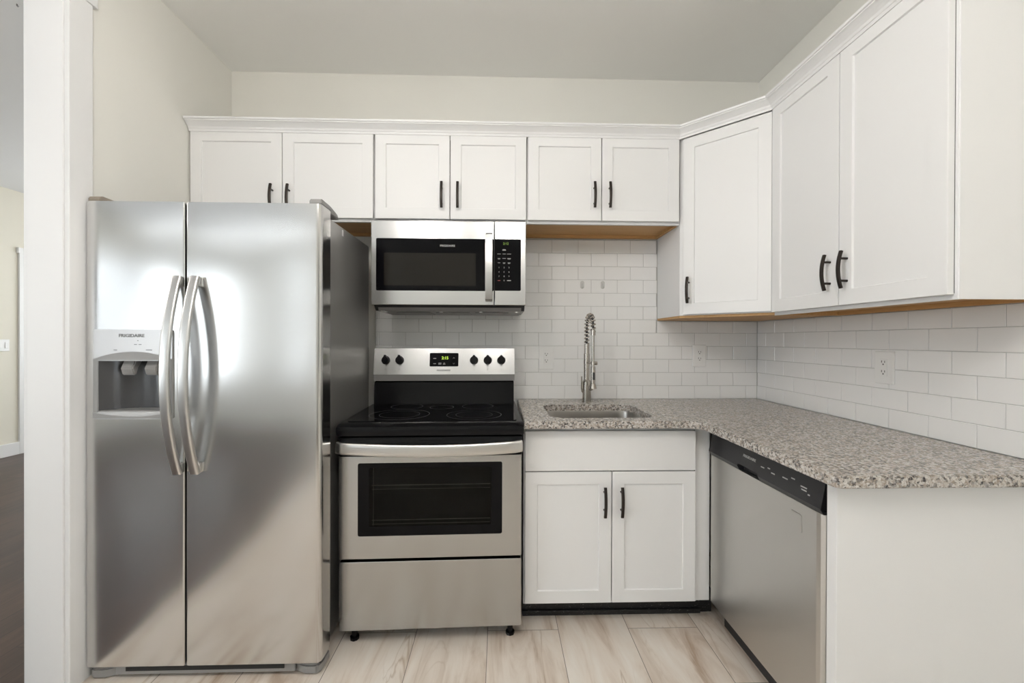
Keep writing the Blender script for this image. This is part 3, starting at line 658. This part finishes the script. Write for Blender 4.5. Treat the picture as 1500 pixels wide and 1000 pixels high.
# backguard
bm = nb(); prism(bm, [(-0.02, 0.87), (-0.02, 1.205), (-0.12, 1.205), (-0.145, 1.035), (-0.165, 1.030), (-0.178, 0.9155), (-0.178, 0.87)], 'x', -HW + 0.006, HW - 0.006)
bg_ = obj('backguard', bm, 'black', t_)
BT = (-0.150, 1.212); BB = (-0.176, 1.073)      # top and bottom of the sloping steel face
bm = nb(); prism(bm, [(-0.03, 1.205), (-0.03, 1.213), (BT[0], BT[1]), (BB[0], BB[1]), (-0.150, 1.0725), (-0.126, 1.205)], 'x', -HW + 0.002, HW - 0.002)
bmesh.ops.bevel(bm, geom=[e for e in bm.edges if abs(e.verts[0].co.x - e.verts[1].co.x) < 1e-6], offset=0.002, segments=2, affect='EDGES')
fp = obj('control_panel', bm, 'steel_v', t_)
bm = nb(); prism(bm, [(BB[0] + 0.001, 1.0725), (-0.150, 1.0725), (-0.140, 1.038), (-0.166, 1.038)], 'x', -HW + 0.002, HW - 0.002); obj('lower_bevel', bm, 'greyplastic', t_)
tl = math.atan2(BT[0] - BB[0], BT[1] - BB[1])
def onface(z, out=0.0):  # y on the sloping face at height z
    u = (z - BB[1]) / (BT[1] - BB[1]); return BB[0] + (BT[0] - BB[0]) * u - out
CXB = 0.0
nrm_ = Vector((0, -math.cos(tl), math.sin(tl)))
def knob(x, z):
    bm = nb(); c = Vector((x, onface(z), z))
    cyl(bm, c - nrm_ * 0.001, c + nrm_ * 0.006, 0.0225, n=28); cyl(bm, c + nrm_ * 0.006, c + nrm_ * 0.019, 0.0200, 0.0175, n=28)
    up = Vector((0, math.sin(tl), math.cos(tl))); A = c + nrm_ * 0.018; 
    vs = box(bm, -0.0062, 0.0062, -0.007, 0.007, -0.023, 0.025, bev=0)
    Mx = Matrix.Translation(c + nrm_ * 0.022) @ Matrix.Rotation(-tl, 4, 'X')
    for v in vs: v.co = Mx @ v.co
    return obj('knob', bm, 'black', fp, True)
def lx(xw): return xw + 1.826      # pixel-plane x to local x on the backguard
KX = [lx(-2.139) , lx(-2.066), lx(-1.669), lx(-1.595), lx(-1.522)]
for k in KX: knob(k, 1.148)
me_panel = nb(); prism(me_panel, rrect(-0.077, 0.077, -0.0365, 0.0365, 0.006), 'y', -0.0012, 0.0)
Mx = Matrix.Translation((lx(-1.830), onface(1.151), 1.151)) @ Matrix.Rotation(-tl, 4, 'X')
for v in me_panel.verts: v.co = Mx @ v.co
dsp = obj('display', me_panel, 'blackglass', fp)
def ftxt(name, s, size, x, z, m, out=0.0016, **k): return front_text(name, s, size, x, onface(z, out), z, m, fp, tilt=tl, **k)
ftxt('clock_digits', '2:15', 0.0215, lx(-1.825), 1.160, 'led', bold=0.0003)
ftxt('logo', 'FRIGIDAIRE', 0.0130, lx(-1.832), 1.0945, 'ink', out=0.0006, bold=0.0002, sx=1.1)
bm = nb()
def fbar(x, z, wd, hh, out=0.0016):
    vs = box(bm, x - wd / 2, x + wd / 2, -0.0003, 0.0003, -hh / 2, hh / 2)
    Mz = Matrix.Translation((0, onface(z, out), z)) @ Matrix.Rotation(-tl, 4, 'X')
    for v in vs: v.co = Mz @ v.co
for x, z, wd in ((-1.880, 1.158, 0.015), (-1.880, 1.130, 0.014), (-1.852, 1.133, 0.016), (-1.852, 1.1275, 0.016), (-1.829, 1.133, 0.007), (-1.829, 1.1275, 0.013)): fbar(lx(x), z, wd, 0.0028)
parts('display_legend', bm, 'inkw', fp)
for x, z, s in ((-1.778, 1.160, 1), (-1.778, 1.131, -1)):
    y0 = onface(z, 0.0018); bm = nb(); tube(bm, [(lx(x) - 0.005, y0, z - 0.003 * s), (lx(x), y0, z + 0.004 * s), (lx(x) + 0.005, y0, z - 0.003 * s)], 0.0007, 6)
    obj('arrow_key', bm, 'inkw', fp)
for i, k in enumerate(KX):
    y0 = onface(1.098, 0.0004); c = Vector((k - 0.004, y0, 1.099))
    sq = [c + Vector(p) for p in ((0, 0, -0.003), (0.008, 0, -0.003), (0.008, 0, 0.004), (0, 0, 0.004), (0, 0, -0.003))]
    bm = nb(); tube(bm, sq, 0.0005, 5); obj('burner_symbol', bm, 'ink', fp)
    for a in (-60, 60):
        r = math.radians(a); zz = 1.148 + 0.029 * math.cos(r); xx = k + 0.029 * math.sin(r); bm = nb()
        cyl(bm, (xx, onface(zz), zz), (xx, onface(zz, 0.0006), zz), 0.0009, n=6); obj('knob_mark', bm, 'ink', fp)
# oven door
od = obj('oven_door', bx(-HW + 0.004, HW - 0.004, F_, F_ + 0.05, 0.358, 0.781, bev=0.003), 'steel_v', t_)
bm = nb(); prism(bm, [(-0.69 + 0.02, 0.783), (-0.70, 0.783), (-0.705, 0.80), (-0.705, 0.835), (-0.695, 0.857), (-0.66, 0.857), (-0.66, 0.783)], 'x', -HW + 0.003, HW - 0.003); obj('door_top_trim', bm, 'black', od, True)
wx0, wx1, wz0, wz1 = -0.298, 0.293, 0.452, 0.752
bm = nb(); prism(bm, rrect(wx0, wx1, wz0, wz1, 0.008), 'y', F_ - 0.02, F_ + 0.10); 
bmc = nb(); prism(bmc, rrect(wx0, wx1, wz0, wz1, 0.008), 'y', F_ - 0.02, F_ + 0.03); bm.free()
cut(od, bmc)
bm = nb(); prism(bm, rrect(wx0 - 0.0, wx1, wz0, wz1, 0.008), 'y', F_ - 0.0005, F_ + 0.003)
inner = rrect(wx0 + 0.045, wx1 - 0.045, wz0 + 0.04, wz1 - 0.02, 0.008)
gl = obj('window_border', bm, 'blackglass', od)
bmc = nb(); prism(bmc, inner, 'y', F_ - 0.02, F_ + 0.02); cut(gl, bmc)
bm = nb(); prism(bm, inner, 'y', F_ - 0.0003, F_ + 0.002); obj('window_glass', bm, 'ovenglass', od)
bm = nb()
for z in (wz1 - 0.10, wz0 + 0.055):
    cyl(bm, (wx0 + 0.05, F_ + 0.026, z), (wx1 - 0.05, F_ + 0.026, z), 0.0020, n=8)
    cyl(bm, (wx0 + 0.05, F_ + 0.026, z - 0.016), (wx1 - 0.05, F_ + 0.026, z - 0.016), 0.0012, n=8)
cyl(bm, (wx0 + 0.056, F_ + 0.026, wz0 + 0.01), (wx0 + 0.056, F_ + 0.026, wz1 - 0.02), 0.0012, n=8)
parts('oven_rack_bar', bm, 'rack', od, True)
obj('window_backing', bx(wx0 + 0.002, wx1 - 0.002, F_ + 0.0285, F_ + 0.0295, wz0 + 0.002, wz1 - 0.002), 'cavity', od)
# bowed flat handle
bm = nb(); pts = []
for i in range(25):
    u = -1 + 2 * i / 24; pts.append((u * (HW - 0.006), F_ - 0.050 + 0.012 * u * u + (0.012 if abs(u) > 0.97 else 0), 0.812 + 0.012 * u * u))
tube(bm, pts, 0, n=18, flat=(0.0245, 0.0105), up=(0, 1, 0))
for s in (-1, 1): box(bm, s * (HW - 0.035) - 0.016, s * (HW - 0.035) + 0.016, F_ - 0.035, F_ - 0.0, 0.813, 0.833, bev=0.003)
obj('door_handle', bm, 'handle', od, True)
obj('storage_drawer', bx(-HW + 0.004, HW - 0.004, F_ + 0.002, F_ + 0.05, 0.063, 0.346, bev=0.003), 'steel_v', t_)
for x in (-0.325, 0.330):
    bm = nb(); cyl(bm, (x, F_ + 0.05, 0.0), (x, F_ + 0.05, 0.012), 0.019, n=8); cyl(bm, (x, F_ + 0.05, 0.012), (x, F_ + 0.05, 0.06), 0.012, n=12); obj('levelling_foot', bm, 'black', t_)
for x in (-0.325, 0.330):
    bm = nb(); cyl(bm, (x, -0.10, 0.0), (x, -0.10, 0.06), 0.015, n=12); obj('levelling_foot', bm, 'black', t_)

# ------------------------------------------------------------ refrigerator
FXL, FXR, FYF = -3.049, -2.192, -0.885
t_ = thing('refrigerator', 'side-by-side stainless steel refrigerator with ice and water dispenser', 'refrigerator', (FXL, 0, 0)); w = FXR - FXL
DZ0, DZ1 = 0.052, 1.763; DTH = 0.085
obj('cabinet', bx(0.012, w - 0.033, -0.200, FYF + DTH + 0.012, 0.03, 1.752, bev=0.004), 'steel_side', t_)
obj('door_gasket', bx(0.02, w - 0.025, FYF + DTH - 0.001, FYF + DTH + 0.013, 0.06, 1.745), 'gap', t_)
SPX = -2.6855 - FXL
def fdoor(x0, x1, rl, rr):
    n = 8; prof = []
    # plan outline: flat front with a slight crown, rounded outer edge
    yb = FYF + DTH
    prof.append((x0, yb))
    prof += [(x0 + rl * (1 - math.cos(a)), FYF + rl * (1 - math.sin(a)) * 1.0) for a in [PI / 2 * k / n for k in range(n + 1)]]
    prof += [(x1 - rr * (1 - math.sin(a)), FYF + rr * (1 - math.cos(a))) for a in [PI / 2 * k / n for k in range(n + 1)]]
    prof.append((x1, yb))
    bm = nb(); prism(bm, prof, 'z', DZ0, DZ1)
    bmesh.ops.bevel(bm, geom=[e for e in bm.edges if abs(e.verts[0].co.z - e.verts[1].co.z) < 1e-6], offset=0.004, segments=2, affect='EDGES')
    return bm
ld = obj('freezer_door', fdoor(0, SPX - 0.003, 0.020, 0.006), 'steel_f', t_, True)
rd = obj('fresh_food_door', fdoor(SPX + 0.003, w, 0.006, 0.020), 'steel_f', t_, True)
# dispenser
dx0, dx1, dz0_, dz1_ = -3.009 - FXL, -2.728 - FXL, 0.965, 1.293
bmc = nb(); prism(bmc, rrect(dx0 + 0.006, dx1 - 0.006, 0.985, 1.19, 0.004), 'y', FYF - 0.05, FYF + 0.079); cut(ld, bmc)
for p in ld.data.polygons: p.use_smooth = True
try: ld.data.set_sharp_from_angle(angle=math.radians(38))
except Exception: pass
DP = FYF - 0.006
bm = nb(); prism(bm, rrect(dx0, dx1, dz0_, dz1_, 0.010), 'y', DP, FYF + 0.02); dz_ = obj('dispenser', bm, 'lightplastic', ld)
bmc = nb(); prism(bmc, [(dx0 + 0.017, 0.992), (dx1 - 0.017, 0.992), (dx1 - 0.017, 1.178), (dx0 + 0.017, 1.178)], 'y', FYF - 0.05, FYF + 0.05); cut(dz_, bmc)
bm = nb(); 
for x in (dx0 + 0.0005, dx1 - 0.0165): box(bm, x, x + 0.016, DP - 0.0012, DP, 0.990, 1.184)
parts('side_trim', bm, 'greyplastic', dz_)
# arch-topped brow above the recess
cxm = (dx0 + dx1) / 2; hwid = (dx1 - dx0) / 2 - 0.001
prof = [(cxm - hwid, 1.181)] + [(cxm + u * hwid, 1.184 + 0.028 * (1 - u * u)) for u in [-1 + k / 8 for k in range(17)]] + [(cxm + hwid, 1.181)]
bm = nb(); prism(bm, prof, 'y', DP - 0.004, DP); obj('brow', bm, 'greyplastic', dz_)
prof = [(cxm - hwid, 0.969), (cxm + hwid, 0.969)] + [(cxm + u * hwid, 0.991 - 0.016 * (1 - u * u)) for u in [1 - k / 8 for k in range(17)]]
bm = nb(); prism(bm, prof, 'y', DP - 0.003, DP); obj('sill', bm, 'greyplastic', dz_)
bm = nb(); a0, a1 = dx0 + 0.017, dx1 - 0.017
# curved back of the recess
N_ = 14; A = []; B = []
for k in range(N_ + 1):
    u = -1 + 2 * k / N_; yy = FYF + 0.076 * (1 - abs(u) ** 3) - 0.004
    A.append(bm.verts.new((cxm + u * (a1 - a0) / 2, yy, 0.992))); B.append(bm.verts.new((cxm + u * (a1 - a0) / 2, yy, 1.185)))
for k in range(N_): bm.faces.new((A[k], A[k + 1], B[k + 1], B[k]))
A2 = [bm.verts.new((v.co.x, v.co.y, 1.185)) for v in B]
bm.faces.new(A2)
ob = obj('recess', bm, 'darkplastic', dz_, True)
bm = nb(); prof = [(cxm - (a1 - a0) / 2, FYF - 0.004), (cxm + (a1 - a0) / 2, FYF - 0.004)] + [(cxm + u * (a1 - a0) / 2, FYF + 0.074 * (1 - abs(u) ** 3) - 0.004) for u in [1 - 2 * k / N_ for k in range(N_ + 1)]][1:-1]
prism(bm, prof, 'z', 0.988, 0.996); obj('drip_tray', bm, 'greyplastic', dz_)
for q, xx in enumerate((cxm - 0.030, cxm + 0.055)):
    bm = nb(); prism(bm, [(FYF + 0.055, 1.185), (FYF + 0.020, 1.185), (FYF + 0.002, 1.150), (FYF + 0.010, 1.125), (FYF + 0.020, 1.124), (FYF + 0.030, 1.150)], 'x', xx - 0.022, xx + 0.022)
    bmesh.ops.bevel(bm, geom=list(bm.edges), offset=0.003, segments=2, affect='EDGES'); obj('dispenser_paddle', bm, 'greyplastic', dz_, True)
    bm = nb(); cyl(bm, (xx, FYF + 0.035, 1.160), (xx, FYF + 0.030, 1.186), 0.010, n=16); obj('nozzle', bm, 'clear', dz_, True)
front_text('logo', 'FRIGIDAIRE', 0.0165, cxm - 0.004, DP - 0.0003, 1.270, 'ink', dz_, bold=0.0003, sx=1.1)
bm = nb()
for x, z, ww in ((cxm + 0.018, 1.252, 0.004), (cxm + 0.010, 1.238, 0.010), (cxm + 0.026, 1.238, 0.010), (cxm - 0.062, 1.218, 0.012), (cxm + 0.058, 1.218, 0.022)): box(bm, x - ww / 2, x + ww / 2, DP - 0.0006, DP, z - 0.0013, z + 0.0013)
parts('button_legend', bm, 'ink', dz_)
# bowed handles
for nm, xx, par in (('handle', -2.703 - FXL, ld), ('handle', -2.640 - FXL, rd)):
    bm = nb(); pts = []; z0, z1 = 0.768, 1.486
    for i in range(33):
        u = -1 + 2 * i / 32
        pts.append((xx, FYF - 0.014 - 0.062 * (1 - abs(u) ** 2.0), (z0 + z1) / 2 + u * (z1 - z0) / 2))
    tube(bm, pts, 0, n=20, flat=(0.0165, 0.0085), up=(0, 1, 0))
    for z in (z0 + 0.018, z1 - 0.018): box(bm, xx - 0.014, xx + 0.014, FYF - 0.014, FYF + 0.002, z - 0.018, z + 0.018, bev=0.003)
    obj(nm, bm, 'handle', par, True)
# hinge covers, grille, feet
for nm, xa, m_ in (('hinge_cover', 0.004, 'bronzecap'), ('hinge_cover', w - 0.050, 'greyplastic')):
    bm = nb(); prism(bm, [(FYF + 0.012, 1.7635), (FYF + 0.012, 1.778), (FYF + 0.022, 1.786), (FYF + 0.10, 1.784), (FYF + 0.17, 1.772), (FYF + 0.19, 1.7525), (FYF + 0.10, 1.7525), (FYF + 0.10, 1.7635)], 'x', xa, xa + 0.045)
    bmesh.ops.bevel(bm, geom=list(bm.edges), offset=0.003, segments=2, affect='EDGES')
    obj(nm, bm, m_, t_, True)
bm = nb(); box(bm, 0.10, w - 0.10, FYF + 0.014, FYF + 0.10, 0.014, 0.0505, bev=0.004)
kg = obj('kick_grille', bm, 'greyplastic', t_)
bm = nb(); box(bm, 0.14, w - 0.14, FYF + 0.011, FYF + 0.0145, 0.030, 0.046); obj('grille_slot', bm, 'gap', kg)
for xa, s in ((0.004, 1), (w - 0.006, -1)):
    bm = nb(); prof = [(xa, FYF + 0.10), (xa, FYF + 0.03), (xa + s * 0.012, FYF + 0.012), (xa + s * 0.06, FYF + 0.012), (xa + s * 0.10, FYF + 0.03), (xa + s * 0.15, FYF + 0.045), (xa + s * 0.15, FYF + 0.10)]
    prism(bm, prof, 'z', 0.003, 0.040); bmesh.ops.bevel(bm, geom=list(bm.edges), offset=0.006, segments=2, affect='EDGES')
    cyl(bm, (xa + s * 0.05, FYF + 0.06, 0.0), (xa + s * 0.05, FYF + 0.06, 0.02), 0.02, n=16)
    obj('foot_cover', bm, 'greyplastic', t_, True)
    bm = nb(); box(bm, xa + s * 0.004, xa + s * 0.055, FYF + 0.022, FYF + 0.06, 0.040, 0.0515); obj('hinge_pin', bm, 'black', t_)
for xa in (0.08, w - 0.09):
    bm = nb(); cyl(bm, (xa, -0.28, 0.0), (xa, -0.28, 0.032), 0.02, n=12); obj('levelling_foot', bm, 'black', t_)
obj('sticker', bx(w - 0.0335, w - 0.0322, -0.588, -0.572, 1.715, 1.742), 'paper', t_)

# ------------------------------------------------------------ dishwasher
t_ = thing('dishwasher', 'stainless steel dishwasher with black control strip under the worktop', 'dishwasher', (-0.600, -0.640, 0), -PI / 2)
# local x runs towards the camera, local -y is the front
DWW = 0.655
obj('tub', bx(0.006, DWW + 0.03, 0.062, 0.585, 0.10, 0.872), 'gap', t_)
bm = nb(); prism(bm, [(0.0, 0.058), (0.0, 0.004), (0.004, 0.0), (DWW - 0.030, 0.0), (DWW - 0.018, 0.004), (DWW - 0.010, 0.013), (DWW, 0.034), (DWW, 0.058)], 'z', 0.115, 0.757)
dd_ = obj('door_panel', bm, 'steel_dw', t_)
bm = nb(); prism(bm, [(0.058, 0.758), (0.000, 0.758), (-0.010, 0.775), (-0.004, 0.800), (0.008, 0.862), (0.058, 0.866)], 'x', 0.0, DWW)
bmesh.ops.bevel(bm, geom=[e for e in bm.edges if abs(e.verts[0].co.x - e.verts[1].co.x) < 1e-6], offset=0.003, segments=2, affect='EDGES')
# chamfer the near end
for v in bm.verts:
    if v.co.x > DWW - 0.001: 
        if v.co.y < 0.03: v.co.x -= 0.030 * (1 - (v.co.y + 0.01) / 0.04)
cp = obj('control_panel', bm, 'blackplastic', t_, True)
bmc = nb(); box(bmc, 0.225, 0.355, -0.03, 0.022, 0.745, 0.784, bev=0.006); cut(cp, bmc)
me_ = text_mesh('FRIGIDAIRE', 0.0135, bold=0.0003, sx=1.2)
tl2 = math.atan2(0.012, 0.062)
def dtext(name, s, size, x, z, m='inkw', **k):
    y = -0.004 + (z - 0.800) * 0.012 / 0.062 - 0.0012
    return front_text(name, s, size, x, y, z, m, cp, tilt=tl2, **k)
dtext('logo', 'FRIGIDAIRE', 0.0135, 0.290, 0.822, bold=0.0003, sx=1.15)
bm = nb()
for x, z, ww in ((0.372, 0.812, 0.018), (0.405, 0.818, 0.012), (0.430, 0.808, 0.018), (0.490, 0.812, 0.024), (0.525, 0.822, 0.016), (0.575, 0.812, 0.026), (0.578, 0.804, 0.022), (0.600, 0.797, 0.008)):
    y = -0.004 + (z - 0.800) * 0.012 / 0.062 - 0.0006; box(bm, x - ww / 2, x + ww / 2, y - 0.0006, y + 0.0006, z - 0.0018, z + 0.0018)
parts('button_legend', bm, 'inkw', cp)
bm = nb(); prism(bm, rrect(0.512, 0.566, 0.665, 0.722, 0.008), 'y', -0.0022, 0.0); bd = obj('badge', bm, 'steel_dw', dd_)
bm = nb(); prism(bm, rrect(0.516, 0.562, 0.669, 0.718, 0.006), 'y', -0.0028, -0.002); obj('badge_face', bm, 'steel_dw', bd)
obj('toe_kick', bx(0.0, DWW + 0.03, 0.065, 0.085, 0.0, 0.115), 'blackplastic', t_)

# ------------------------------------------------------------ ceiling lamps; the left-hand room's pair is added fill light
for i, (lx_, ly_, dr_) in enumerate(LAMPS):
    t_ = thing('ceiling_lamp', ('round globe ceiling lamp over the kitchen floor in front of the refrigerator', 'round globe ceiling lamp over the kitchen floor in the middle of the kitchen', 'unseen globe lamp added to brighten the left-hand room near its windows', 'unseen globe lamp added to brighten the far end of the left-hand room')[i], 'lamp', (lx_, ly_, ZC))
    bm = nb(); cyl(bm, (0, 0, -0.025), (0, 0, 0), 0.065, 0.07, n=32); cyl(bm, (0, 0, -dr_ - 0.01), (0, 0, -0.02), 0.010, n=16); cyl(bm, (0, 0, -dr_ - 0.025), (0, 0, -dr_ - 0.005), 0.06, 0.05, n=32); obj('canopy', bm, 'nickel', t_, True)
    bm = nb(); bmesh.ops.create_uvsphere(bm, u_segments=32, v_segments=20, radius=0.14, matrix=Matrix.Translation((0, 0, -dr_ - 0.155))); obj('glass_globe', bm, 'lampglass', t_, True)
